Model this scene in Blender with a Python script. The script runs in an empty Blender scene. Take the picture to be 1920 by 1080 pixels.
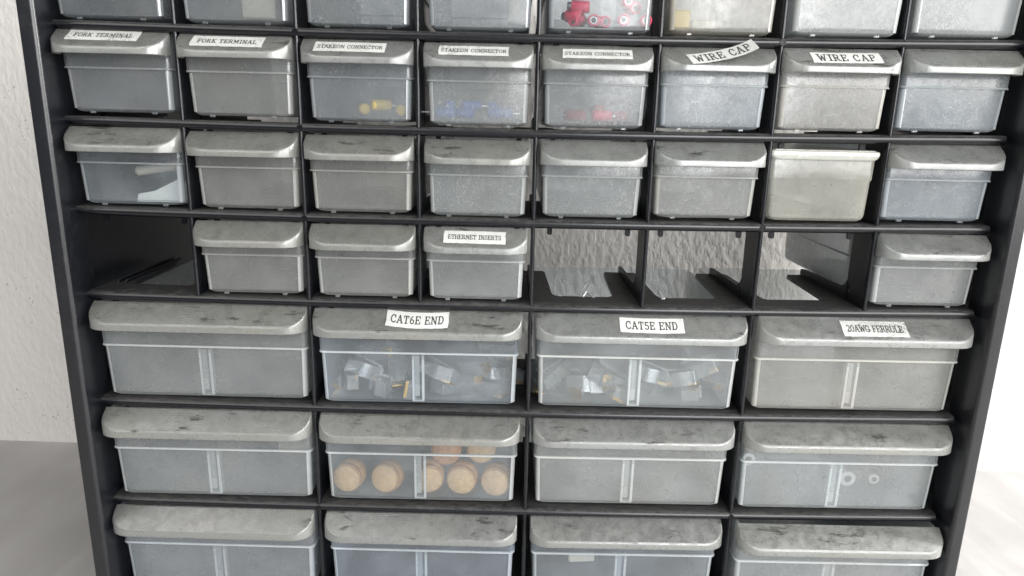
import bpy, math, random
from mathutils import Vector, Matrix, Euler
random.seed(7)
MM = 0.001
scene = bpy.context.scene
C = scene.collection

# ------------------------------------------------------------------ camera
cam_d = bpy.data.cameras.new('camera'); cam = bpy.data.objects.new('camera', cam_d); C.objects.link(cam)
cam.location = (-0.01004, -0.36320, -0.04131)
cam.rotation_euler = (1.3299316, -0.0213081, 0.0064085)
cam_d.sensor_width = 36; cam_d.lens = 1300/1920*36
cam_d.clip_start = 0.01; cam_d.clip_end = 50
scene.camera = cam

# ------------------------------------------------------------------ world, lamps, exposure
w = bpy.data.worlds.new('World'); scene.world = w; w.use_nodes = True
bg = w.node_tree.nodes['Background']
bg.inputs['Color'].default_value = (0.88, 0.94, 1.0, 1); bg.inputs['Strength'].default_value = 0.23
def area(name, loc, target, sx, sy, power, col):
    l = bpy.data.lights.new(name, 'AREA'); l.shape = 'RECTANGLE'; l.size = sx; l.size_y = sy
    l.energy = power; l.color = col
    o = bpy.data.objects.new(name, l); C.objects.link(o)
    o.location = loc
    o.rotation_euler = (Vector(target) - Vector(loc)).to_track_quat('-Z', 'Y').to_euler()
    return o
area('window_light', (0.88, -1.15, 0.40), (0.0, 0.0, -0.15), 1.3, 1.1, 33, (1.0, 0.99, 0.975))
area('front_glint_light', (0.36, -1.5, 0.25), (0.0, 0.0, -0.15), 0.35, 1.1, 8, (0.97, 0.985, 1.0))  # added narrow lamp at the front, for glints on corners and rails
area('rear_fill_light', (1.60, -0.04, 0.60), (0.02, 0.21, -0.12), 0.4, 1.2, 84, (1.0, 0.99, 0.97))  # added lamp that brightens the wall behind the cabinet
area('left_fill_light', (-0.9, -1.1, 1.1), (-0.2, 0.0, -0.15), 1.3, 1.3, 15.5, (1.0, 0.965, 0.925))  # added warm fill from the upper left, mainly for the left wall
scene.view_settings.view_transform = 'Standard'; scene.view_settings.look = 'None'
scene.view_settings.exposure = 0.0; scene.view_settings.gamma = 1.0
scene.cycles.transparent_max_bounces = 12
scene.cycles.max_bounces = 6; scene.cycles.diffuse_bounces = 3; scene.cycles.glossy_bounces = 3
scene.cycles.transmission_bounces = 8
scene.cycles.caustics_reflective = False; scene.cycles.caustics_refractive = False

# ------------------------------------------------------------------ grid of the cabinet (mm)
RA, RB, SAG = 46.08, 61.67, 2.06
def rail_z(r): return -r*RA if r <= 3 else -3*RA-(r-3)*RB
def sag(x): return -SAG*(1-(x/240.0)**2) if abs(x) < 240 else 0.0

# ------------------------------------------------------------------ node helpers
def mat(name):
    m = bpy.data.materials.new(name); m.use_nodes = True
    nt = m.node_tree; nt.nodes.clear()
    out = nt.nodes.new('ShaderNodeOutputMaterial')
    return m, nt, out
class N:
    def __init__(s, nt): s.nt = nt
    def new(s, t, **k):
        n = s.nt.nodes.new(t)
        for a, b in k.items(): setattr(n, a, b)
        return n
    def link(s, a, b): s.nt.links.new(a, b)
    def val(s, sock, v):
        if hasattr(v, 'is_output') or isinstance(v, bpy.types.NodeSocket): s.link(v, sock)
        else: sock.default_value = v
    def math(s, op, a, b=0.0, c=None, clamp=False):
        n = s.new('ShaderNodeMath', operation=op, use_clamp=clamp)
        s.val(n.inputs[0], a); s.val(n.inputs[1], b)
        if c is not None: s.val(n.inputs[2], c)
        return n.outputs[0]
    def mix(s, f, a, b, blend='MIX'):
        n = s.new('ShaderNodeMix', data_type='RGBA', blend_type=blend)
        s.val(n.inputs[0], f); s.val(n.inputs[6], a); s.val(n.inputs[7], b)
        return n.outputs[2]
    def ramp(s, x, lo, hi, a=0.0, b=1.0):
        n = s.new('ShaderNodeMapRange', interpolation_type='SMOOTHSTEP'); n.clamp = True
        s.val(n.inputs[0], x); n.inputs[1].default_value = lo; n.inputs[2].default_value = hi
        n.inputs[3].default_value = a; n.inputs[4].default_value = b
        return n.outputs[0]
    def noise(s, vec, scale, detail=3, rough=.55, dist=0.0):
        n = s.new('ShaderNodeTexNoise'); s.link(vec, n.inputs['Vector'])
        n.inputs['Scale'].default_value = scale; n.inputs['Detail'].default_value = detail
        n.inputs['Roughness'].default_value = rough; n.inputs['Distortion'].default_value = dist
        return n.outputs['Fac']
    def pos(s, sc=(1, 1, 1), rot=(0, 0, 0), kind='world', off=None):
        if kind == 'world': v = s.new('ShaderNodeNewGeometry').outputs['Position']
        else: v = s.new('ShaderNodeTexCoord').outputs['Object']
        m = s.new('ShaderNodeMapping'); s.link(v, m.inputs['Vector'])
        m.inputs['Scale'].default_value = sc; m.inputs['Rotation'].default_value = rot
        return m.outputs['Vector']
def V4(c): return (c[0], c[1], c[2], 1.0)

def plastic_black(name='black_plastic', spec=.28, rg=.34):
    m, nt, out = mat(name); n = N(nt)
    p = n.new('ShaderNodeBsdfPrincipled')
    w0 = n.pos()
    big = n.noise(w0, 45, 4, .6); fine = n.noise(w0, 900, 3, .7); mid = n.noise(n.pos((.5, 1, 1)), 420, 3, .6)
    nrm = n.new('ShaderNodeSeparateXYZ'); n.link(n.new('ShaderNodeNewGeometry').outputs['Normal'], nrm.inputs[0])
    up = n.ramp(nrm.outputs['Z'], .25, .9)
    dust = n.math('MULTIPLY', up, n.math('MULTIPLY', n.ramp(mid, .2, .7, .35, 1), n.ramp(fine, .25, .7, .3, 1)))
    dust = n.math('ADD', n.math('MULTIPLY', dust, .6), n.math('MULTIPLY', n.ramp(big, .42, .75), n.math('MULTIPLY', n.ramp(mid, .4, .7), .10)))
    specks = n.ramp(n.noise(w0, 2400, 1, .5), .74, .80)
    dust = n.math('ADD', dust, n.math('MULTIPLY', specks, .5), clamp=True)
    col = n.mix(dust, (.0040, .0046, .0070, 1), (.095, .092, .086, 1))
    n.link(col, p.inputs['Base Color'])
    n.link(n.ramp(dust, 0, .6, rg, .75), p.inputs['Roughness']); p.inputs['Specular IOR Level'].default_value = spec
    b = n.new('ShaderNodeBump'); b.inputs['Strength'].default_value = .25; b.inputs['Distance'].default_value = .00012
    n.link(n.noise(w0, 700, 3), b.inputs['Height']); n.link(b.outputs[0], p.inputs['Normal'])
    n.link(p.outputs[0], out.inputs[0]); return m

def frosted(name, clear, base=(.74, .75, .73), dirt=0.0, ridges=False, speck=.0, rough=.20, spec=.06, haze=0.0):
    """translucent polypropylene; object colour tints it; dirt = dark smears, speck = white dust"""
    m, nt, out = mat(name); n = N(nt)
    oi = n.new('ShaderNodeObjectInfo')
    w0 = n.pos()
    cloud = n.noise(w0, 38, 2, .6); grime = n.noise(w0, 170, 3, .68); fine = n.noise(w0, 1300, 3, .7)
    col = n.mix(1.0, V4(base), oi.outputs['Color'], 'MULTIPLY')
    # cloudy staining with a slight yellow-brown cast
    col = n.mix(n.ramp(n.noise(w0, 24, 1, .5), .5, .78, 0, .16), col, (.60, .52, .40, 1))
    dm = None
    if dirt:
        o0 = n.pos(kind='object')
        sx = n.noise(n.pos((.22, 1, 1.0)), 290, 5, .72, .0)
        patch = n.noise(n.pos((.6, 1, 1)), 62, 3, .6)
        sep = n.new('ShaderNodeSeparateXYZ'); n.link(o0, sep.inputs[0])
        dm = n.math('MULTIPLY', n.ramp(sx, .53, .62), n.ramp(patch, .50, .62))
        film = n.ramp(n.noise(w0, 95, 5, .7), .35, .7)
        pits = n.ramp(n.noise(w0, 1300, 3, .7), .58, .72)
        nz = n.new('ShaderNodeSeparateXYZ'); n.link(n.new('ShaderNodeNewGeometry').outputs['Normal'], nz.inputs[0])
        upm = n.ramp(nz.outputs['Z'], .25, .6)     # dirt settles on the sloping grip
        filmv = n.math('MULTIPLY', n.math('MULTIPLY_ADD', film, .22, .56), n.math('MULTIPLY_ADD', upm, .93, .07))
        col = n.mix(n.math('MULTIPLY', filmv, dirt, clamp=True), col, (.10, .10, .09, 1))
        col = n.mix(n.math('MULTIPLY', n.math('MULTIPLY', pits, upm), 1.0*dirt, clamp=True), col, (.05, .05, .045, 1))
        dm = n.math('MULTIPLY', dm, n.math('MULTIPLY_ADD', upm, .65, .35))
        col = n.mix(n.math('MULTIPLY', dm, .85*dirt, clamp=True), col, (.025, .026, .025, 1))
    else:
        col = n.mix(n.ramp(grime, .45, .8, 0, .22), col, (.42, .43, .42, 1))
    if speck:
        sp = n.math('MULTIPLY', n.ramp(n.noise(w0, 620, 3, .75, .8), .56, .66), n.ramp(n.noise(w0, 42, 3, .6), .38, .62))
        col = n.mix(n.math('MULTIPLY', sp, speck), col, (.80, .80, .78, 1))
    dif = n.new('ShaderNodeBsdfDiffuse'); n.link(col, dif.inputs[0])
    trl = n.new('ShaderNodeBsdfTranslucent'); n.link(col, trl.inputs[0])
    mx = n.new('ShaderNodeMixShader'); mx.inputs[0].default_value = .42
    n.link(dif.outputs[0], mx.inputs[1]); n.link(trl.outputs[0], mx.inputs[2])
    tr = n.new('ShaderNodeBsdfTransparent'); tr.inputs[0].default_value = (.93, .95, .96, 1)
    lw = n.new('ShaderNodeLayerWeight'); lw.inputs['Blend'].default_value = .5
    cl = n.math('MULTIPLY', n.math('SUBTRACT', 1.0, n.math('POWER', lw.outputs['Facing'], 1.8)), clear)
    cl = n.math('MULTIPLY', cl, n.ramp(cloud, .3, .7, 1.04, .93))
    if speck: cl = n.math('MULTIPLY', cl, n.math('SUBTRACT', 1.0, n.math('MULTIPLY', sp, .6*speck)))
    if dm is not None: cl = n.math('MULTIPLY', cl, n.math('SUBTRACT', 1.0, n.math('MULTIPLY', dm, .8)))
    m2 = n.new('ShaderNodeMixShader'); n.link(cl, m2.inputs[0])
    n.link(mx.outputs[0], m2.inputs[1]); n.link(tr.outputs[0], m2.inputs[2])
    gl = n.new('ShaderNodeBsdfGlossy'); gl.inputs['Color'].default_value = (.95, .95, .95, 1)
    n.link(n.ramp(grime, .35, .7, rough*.8, rough*1.5), gl.inputs['Roughness'])
    gf = n.math('ADD', n.math('MULTIPLY', n.math('POWER', lw.outputs['Facing'], 4.0), .6), spec, clamp=True)
    if dm is not None: gf = n.math('MULTIPLY', gf, n.math('SUBTRACT', 1.0, n.math('MULTIPLY', dm, .7)))
    m3 = n.new('ShaderNodeMixShader'); n.link(gf, m3.inputs[0])
    n.link(m2.outputs[0], m3.inputs[1]); n.link(gl.outputs[0], m3.inputs[2])
    b = n.new('ShaderNodeBump'); b.inputs['Strength'].default_value = .30 if ridges else .10; b.inputs['Distance'].default_value = .00025
    h = n.noise(w0, 300, 2, .5)
    if ridges:
        o0 = n.pos(kind='object')
        sep = n.new('ShaderNodeSeparateXYZ'); n.link(o0, sep.inputs[0])
        wv = n.math('SINE', n.math('MULTIPLY', sep.outputs['Y'], 2*math.pi/.0008))
        h = n.math('ADD', n.math('MULTIPLY', wv, .13), h)
    n.link(h, b.inputs['Height'])
    for q in (gl, dif): n.link(b.outputs[0], q.inputs['Normal'])
    n.link(m3.outputs[0], out.inputs[0]); return m

def simple(name, col, rough=.5, metallic=0, noise=.0, scale=300, trans=0, alpha=1.0):
    m, nt, out = mat(name); n = N(nt)
    p = n.new('ShaderNodeBsdfPrincipled')
    c2 = tuple(x*(1-noise) for x in col)
    n.link(n.mix(n.ramp(n.noise(n.pos(), scale, 4, .65), .35, .65), V4(c2), V4(col)), p.inputs['Base Color'])
    p.inputs['Roughness'].default_value = rough; p.inputs['Metallic'].default_value = metallic
    p.inputs['Transmission Weight'].default_value = trans; p.inputs['Alpha'].default_value = alpha
    n.link(p.outputs[0], out.inputs[0]); return m

def plaster():
    m, nt, out = mat('stucco_plaster'); n = N(nt)
    p = n.new('ShaderNodeBsdfPrincipled'); w0 = n.pos()
    big = n.noise(w0, 6, 3, .5)
    col = n.mix(n.ramp(big, .3, .7), (.58, .558, .53, 1), (.52, .502, .485, 1))
    pit = n.ramp(n.noise(w0, 330, 2, .5), .69, .73)
    pit = n.math('MULTIPLY', pit, n.ramp(n.noise(w0, 30, 2, .5), .45, .6))
    col = n.mix(n.math('MULTIPLY', pit, .7), col, (.20, .18, .16, 1))
    n.link(col, p.inputs['Base Color']); p.inputs['Roughness'].default_value = .75
    b = n.new('ShaderNodeBump'); b.inputs['Strength'].default_value = .62; b.inputs['Distance'].default_value = .00028
    h1 = n.noise(n.pos((1, 1, .55)), 210, 3, .5, .15); h2 = n.noise(n.pos((1, 1, .7)), 62, 2, .5)
    h = n.math('ADD', n.math('MULTIPLY', n.ramp(h1, .3, .7), 1.3), n.math('MULTIPLY', h2, 1.0))
    n.link(h, b.inputs['Height']); n.link(b.outputs[0], p.inputs['Normal'])
    n.link(p.outputs[0], out.inputs[0]); return m

def tabletop():
    m, nt, out = mat('brushed_grey_tabletop'); n = N(nt)
    p = n.new('ShaderNodeBsdfPrincipled')
    st = n.noise(n.pos((1, .25, 1), (0, 0, math.radians(-32))), 40, 4, .6, .4)
    bl = n.noise(n.pos(), 9, 4, .6)
    col = n.mix(n.ramp(st, .3, .7), (.27, .262, .256, 1), (.345, .335, .327, 1))
    col = n.mix(n.ramp(bl, .35, .7, 0, .5), col, (.235, .228, .222, 1))
    n.link(col, p.inputs['Base Color']); n.link(n.ramp(st, .3, .7, .38, .6), p.inputs['Roughness'])
    sc = n.noise(n.pos((1, .02, 1), (0, 0, math.radians(-50))), 300, 2, .5)
    b = n.new('ShaderNodeBump'); b.inputs['Strength'].default_value = .1; b.inputs['Distance'].default_value = .0004
    n.link(sc, b.inputs['Height']); n.link(b.outputs[0], p.inputs['Normal'])
    n.link(p.outputs[0], out.inputs[0]); return m

def sticker_paper():
    m, nt, out = mat('worn_sticker_paper'); n = N(nt)
    p = n.new('ShaderNodeBsdfPrincipled'); w0 = n.pos()
    oi = n.new('ShaderNodeObjectInfo')
    sp = n.noise(w0, 900, 5, .75, 1.5)
    patch = n.ramp(n.noise(w0, 90, 2, .5), .35, .65, .15, 1.0)
    am = n.math('MULTIPLY', n.ramp(sp, .48, .58), n.math('MULTIPLY', patch, oi.outputs['Alpha']))
    col = n.mix(n.math('MULTIPLY', am, .85), (.54, .54, .52, 1), (.13, .13, .12, 1))
    n.link(col, p.inputs['Base Color']); p.inputs['Roughness'].default_value = .45
    n.link(p.outputs[0], out.inputs[0]); return m

M = {}
M['black'] = plastic_black(); M['panel'] = plastic_black('black_side_panel_plastic', .75, .32); M['rail'] = plastic_black('worn_glossy_black_plastic', .55, .25)
M['body'] = frosted('frosted_drawer_plastic', .81, (.68, .69, .685), speck=.0)
M['body_dusty'] = frosted('frosted_drawer_plastic_dusty', .72, (.66, .68, .69), speck=.55)
M['body_clear'] = frosted('clear_drawer_plastic', .915, (.74, .77, .79), speck=.10, rough=.16, spec=.05)
M['handle'] = frosted('grimy_grip_plastic', .28, (.41, .418, .405), dirt=.9, ridges=True, rough=.30, spec=.10)
M['rib'] = frosted('thick_rib_plastic', .55, (.86, .87, .86), rough=.2, spec=.12)
M['rib_bright'] = frosted('bright_moulded_rib', .12, (.90, .91, .90), rough=.2, spec=.12)
M['edge'] = frosted('corner_highlight_plastic', .42, (.88, .89, .88), rough=.14, spec=.12)  # whiter corner plastic, with the vertical highlight put into its colour
M['wall'] = plaster(); M['table'] = tabletop(); M['paper'] = sticker_paper()
M['ink'] = simple('black_ink', (.035, .035, .035), .6, noise=.0)
M['cork'] = simple('tan_fibre_cap', (.56, .31, .14), .7, noise=.25, scale=500)
M['cork_face'] = simple('pale_fibre_face', (.76, .50, .26), .7, noise=.22, scale=380)
M['orange_cap'] = simple('copper_brown_cap', (.72, .36, .17), .5, noise=.3, scale=500)
M['red'] = simple('red_vinyl', (.75, .03, .10), .35)
M['metal'] = simple('tinned_metal', (.75, .75, .73), .3, 1.0)
M['gold'] = simple('gold_contacts', (.85, .55, .18), .3, 1.0)
M['yellow'] = simple('yellow_vinyl', (.80, .55, .10), .4)
M['blue'] = simple('blue_vinyl', (.05, .16, .50), .4)
M['maroon'] = simple('maroon_vinyl', (.35, .04, .06), .4)
M['cream'] = simple('cream_plastic', (.80, .76, .64), .45, noise=.08)
M['white'] = simple('white_plastic', (.85, .86, .82), .4)
M['clearplug'] = frosted('clear_plug_plastic', .80, (.86, .88, .88), rough=.12, spec=.2)
M['beige'] = simple('beige_plastic', (.62, .56, .46), .5, noise=.1)

# ------------------------------------------------------------------ mesh helpers (coordinates in mm, object in m)
def link(name, verts, faces, m, parent=None, smooth=True, angle=35, color=None, warp=False):
    if warp: verts = [(x, y, z+sag(x)) for x, y, z in verts]
    me = bpy.data.meshes.new(name)
    me.from_pydata([(x*MM, y*MM, z*MM) for x, y, z in verts], [], faces)
    me.materials.append(m)
    import bmesh
    b = bmesh.new(); b.from_mesh(me); bmesh.ops.recalc_face_normals(b, faces=b.faces); b.to_mesh(me); b.free()
    if smooth:
        me.polygons.foreach_set('use_smooth', [True]*len(me.polygons))
        me.set_sharp_from_angle(angle=math.radians(angle))
    o = bpy.data.objects.new(name, me); C.objects.link(o)
    if parent: o.parent = parent
    if color: o.color = color
    return o
class MB:
    def __init__(s): s.v = []; s.f = []
    def add(s, v, f):
        k = len(s.v); s.v += list(v); s.f += [tuple(i+k for i in q) for q in f]
    def box(s, x0, x1, y0, y1, z0, z1, bev=0.0):
        if bev <= 0:
            s.add([(x0,y0,z0),(x1,y0,z0),(x1,y1,z0),(x0,y1,z0),(x0,y0,z1),(x1,y0,z1),(x1,y1,z1),(x0,y1,z1)],
                  [(0,3,2,1),(4,5,6,7),(0,1,5,4),(1,2,6,5),(2,3,7,6),(3,0,4,7)]); return
        import itertools
        rings = []
        b = bev
        for z, i in ((z0, b), (z0+b, 0), (z1-b, 0), (z1, b)):
            rings.append([(x0+i+ (b if i == 0 else 0)*1, y0+i, z), (x1-i-(b if i == 0 else 0), y0+i, z), (x1-i, y0+i+(b if i == 0 else 0), z), (x1-i, y1-i-(b if i == 0 else 0), z),
                          (x1-i-(b if i == 0 else 0), y1-i, z), (x0+i+(b if i == 0 else 0), y1-i, z), (x0+i, y1-i-(b if i == 0 else 0), z), (x0+i, y0+i+(b if i == 0 else 0), z)])
        s.rings(rings, True, True)
    def rings(s, rings, cap0=False, cap1=False, closed=True):
        k = len(s.v); n = len(rings[0])
        for r in rings: s.v += list(r)
        for a in range(len(rings)-1):
            for i in range(n if closed else n-1):
                j = (i+1) % n
                s.f.append((k+a*n+i, k+a*n+j, k+(a+1)*n+j, k+(a+1)*n+i))
        if cap0: s.f.append(tuple(k+i for i in reversed(range(n))))
        if cap1: s.f.append(tuple(k+(len(rings)-1)*n+i for i in range(n)))
    def xform(s, mtx):
        s.v = [tuple(mtx @ Vector(p)) for p in s.v]
    def obj(s, name, m, parent=None, **k): return link(name, s.v, s.f, m, parent, **k)
def extrude_plan(poly, z0, z1, mb=None):
    mb = mb or MB(); mb.rings([[(x, y, z0) for x, y in poly], [(x, y, z1) for x, y in poly]], True, True); return mb
def round_poly(poly, r, n=4):
    out = []; L = len(poly)
    for i, p in enumerate(poly):
        rr = r[i] if isinstance(r, (list, tuple)) else r
        p = Vector(p); a = (Vector(poly[i-1])-p).normalized(); b = (Vector(poly[(i+1) % L])-p).normalized()
        if rr <= 0: out.append(tuple(p)); continue
        ang = a.angle(b); t = rr/math.tan(ang/2); c = p+(a+b).normalized()*(rr/math.sin(ang/2))
        s0 = p+a*t-c; s1 = p+b*t-c
        for k in range(n+1):
            q = s0.slerp(s1, k/n)*1.0 if s0.length > 1e-9 else s0
            q = q.normalized()*rr; out.append((c.x+q.x, c.y+q.y))
    return out
def rrect(hw, yf, yb, r, z, n=5):
    p = round_poly([(-hw, yf), (hw, yf), (hw, yb), (-hw, yb)], r, n)
    return [(x, y, z) for x, y in p]
def empty(name, loc, label=None, cat=None, group=None, rot=(0, 0, 0), parent=None):
    o = bpy.data.objects.new(name, None); C.objects.link(o); o.empty_display_size = .01
    o.location = [c*MM for c in loc]; o.rotation_euler = rot
    if label: o['label'] = label
    if cat: o['category'] = cat
    if group: o['group'] = group
    return o
def tag(o, label, cat, group=None):
    o['label'] = label; o['category'] = cat
    if group: o['group'] = group
    return o

# ------------------------------------------------------------------ wall and table
TZ = -340.0
tb = MB(); tb.box(-1500, 1500, -900, 212+30, TZ-30, TZ, 1.5)
t = tb.obj('table', M['table']); tag(t, 'grey scuffed work surface under the black drawer cabinet', 'table')
wb = MB()
def wy(x): return 212-.019*x
wb.add([(-2500, wy(-2500), TZ-700), (2500, wy(2500), TZ-700), (2500, wy(2500), 1600), (-2500, wy(-2500), 1600),
        (-2500, wy(-2500)+120, TZ-700), (2500, wy(2500)+120, TZ-700), (2500, wy(2500)+120, 1600), (-2500, wy(-2500)+120, 1600)],
       [(0,1,2,3),(7,6,5,4),(0,4,5,1),(1,5,6,2),(2,6,7,3),(3,7,4,0)])
wo = wb.obj('wall', M['wall'], smooth=False); tag(wo, 'off-white rough stucco wall behind the cabinet', 'wall')

# ------------------------------------------------------------------ cabinet
cab = empty('parts_cabinet', (0, 70, TZ), 'black plastic small-parts cabinet full of translucent drawers on a grey table', 'cabinet')
def cpart(mb, name, parent=None, **k):
    o = mb.obj(name, M['black'], None, **k)
    o.parent = parent or cab
    o.matrix_parent_inverse = Matrix.Translation(-Vector(cab.location)) if not parent else Matrix.Identity(4)
    return o
ZT, ZB = 62.0, TZ
YB = 160.0
for s, nm in ((-1, 'side_panel'), (1, 'side_panel')):
    xi, xo = (240.3, 248.6) if s < 0 else (241.0, 248.6)
    poly = [(xo, -14), (xo, YB), (xo-3.2, YB), (xo-3.2, 11), (xi, 7.5), (xi, -14)]
    rp = round_poly(poly, [1.2, .8, .8, 1.0, .8, 2.2], 6)
    mb = MB(); zs = [ZB+.2+(ZT-ZB-.2)*i/6 for i in range(7)]
    mb.rings([[(s*x, y, z) for x, y in (rp if s > 0 else rp[::-1])] for z in zs], True, True)
    cpart(mb, nm).data.materials[0] = M['panel']
mb = MB(); mb.box(-240, 240.7, -8, YB, 50, 54, 1); cpart(mb, 'top_panel')
mb = MB(); mb.box(-240, 240.7, -8, YB, TZ+.3, TZ+12, 1); cpart(mb, 'bottom_panel')

def rail_profile(z):
    # bullnose rail: flat back meeting the shelf, half-round front
    pts = [(4.6, z+1.25)]
    for k in range(0, 15):
        a = math.radians(84-k*12); pts.append((-.1-2.5*math.cos(a), z-1.1+2.33*math.sin(a)))
    pts += [(4.6, z-3.3)]
    return pts
XS = [-240.9+i*(476.2+0.0)/32 for i in range(33)]
shelves = {}
for r in range(0, 7):
    z = rail_z(r)
    small_above = r <= 3
    fm = MB()
    # front strip
    ring = []
    for i in range(33):
        x = -240+480.6*i/32
        ring.append([(x, 4.4, z+1.2), (x, 18.5, z+1.2), (x, 18.5, z-1.0), (x, 4.4, z-1.0)])
    fm.rings([[(x, y, zz+sag(x)) for x, y, zz in q] for q in ring], True, True)
    sh = cpart(fm, 'shelf')
    step = 60 if small_above else 120
    for x in range(-240, 241, step):
        lo = x > -240; hi = x < 240; zz = z+sag(x)
        lm = MB(); rr = []
        # (y, half width, rib height)
        for y, hw, rh in ((18.45, 16, 1.2), (20.5, 13.5, 13), (23, 12.8, 10), (27, 12.3, 7.5), (50, 11.6, 6.8), (70, 11.0, 6.2), (81, 10.6, 5.8), (84.5, 9.2, 5.2)):
            if lo and hi:
                c = [(-hw, 1.15), (-.9, 1.15), (-.7, rh), (.7, rh), (.9, 1.15), (hw, 1.15), (hw, -1), (-hw, -1)]
            else:
                k = min(rh, 2.8)
                c = [(.3, 1.15), (5, 1.15), (5.1, k), (6.1, k), (6.2, 1.15), (9.6, 1.15), (9.7, k), (10.4, k), (10.5, 1.15), (hw, 1.15), (hw, -1), (.3, -1)]
                if hi is False: c = [(-p, q) for p, q in c]
            rr.append([(x+p, y, zz+q) for p, q in c])
        lm.rings(rr, True, True)
        o = lm.obj('ledge', M['black']); o.parent = sh
    shelves[r] = sh
    rb = MB()
    prof = [rail_profile(0)]
    rings = []
    X0, X1 = -240.9, 238.6
    for i in range(41):
        x = X0+(X1-X0)*i/40
        k = 1.0
        if i == 0: k = .80
        rr = [(x, 4.6+(p-4.6)*k, z+q*k+sag(x)) for p, q in rail_profile(0)]
        rings.append(rr)
    # right end tapers back into the side wall
    for dx, k in ((.7, .85), (1.4, .6), (2.2, .35)):
        rings.append([(X1+dx, 4.6+(p-4.6)*k, z+q*k) for p, q in rail_profile(0)])
    rb.rings(rings, True, True)
    o = rb.obj('front_rail', M['rail']); o.parent = sh
    # tabs that stop the drawers, hanging under the rail into the bays below
    if r < 6:
        n, wd = (8, 60) if r < 3 else (4, 120)
        for c in range(n):
            for off in (9.2, wd-8.6):
                x = -240+c*wd+off
                tbm = MB()
                pr = round_poly([(-1.35, 0), (-1.35, -5.6), (1.35, -5.6), (1.35, 0)], [0, .9, .9, 0], 3)
                pr = [(p, q-1.6 if q < -1 else q) for p, q in pr]
                tbm.rings([[(x+p, y, z-1.0+q+sag(x)) for p, q in pr] for y in (8.2, 9.9)], True, True)
                o = tbm.obj('stop_tab', M['black']); o.parent = sh
# small moulded bosses on some rail crossings
for r, x in ((0, -120), (0, 120), (2, -120), (2, 120), (5, 120), (5, -120), (1, -120)):
    bm_ = MB(); z = rail_z(r)+sag(x)-1.0
    rr = []
    for rad, y in ((1.55, -2.0), (1.55, -3.0), (1.0, -3.0), (.9, -2.7)):
        rr.append([(x+rad*math.cos(a*math.pi/6), y, z+rad*math.sin(a*math.pi/6)) for a in range(12)])
    bm_.rings(rr, True, True); o = bm_.obj('moulded_boss', M['black']); o.parent = shelves[r]
# dividers: thin front edge, front post, big rounded cut-out, rear post
def divider(x, r):
    zt = rail_z(r)+sag(x)-.9; zb = rail_z(r+1)+sag(x)+.9
    if r == -1: zt = 50.2
    mb = MB()
    # built in the Y-Z plane: frame around an opening
    y0, y1, yp = -1.2, 128, 20.5
    post = round_poly([(y0, zb), (yp-3, zb), (yp-3, zb+9), (yp, zb+13), (yp, zt-3), (yp+5, zt), (y0, zt)], [0, 0, 2, 3, 2.5, 0, 0], 4)
    xi = .75
    fr = [(x-xi, p, q) for p, q in post]; fl = [(x+xi, p, q) for p, q in post]
    mb.rings([fr, fl], True, True)
    d_ = cpart(mb, 'divider')
    # rounded bright front bead
    n = 7; mb = MB()
    bead = lambda z: [(x+1.05*math.sin(math.radians(-90+180*k/(n-1))), y0+.2-1.0*math.cos(math.radians(-90+180*k/(n-1))), z) for k in range(n)]+[(x+1.05, y0+2.5, z), (x-1.05, y0+2.5, z)]
    mb.rings([bead(zb), bead(zt)], True, True)
    e_ = mb.obj('front_edge', M['rail']); e_.parent = d_
    return d_
for r in (-1, 0, 1, 2):
    for c in range(1, 8): divider(-240+60*c, r)
for r in (3, 4, 5):
    for c in range(1, 4): divider(-240+120*c, r)

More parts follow.
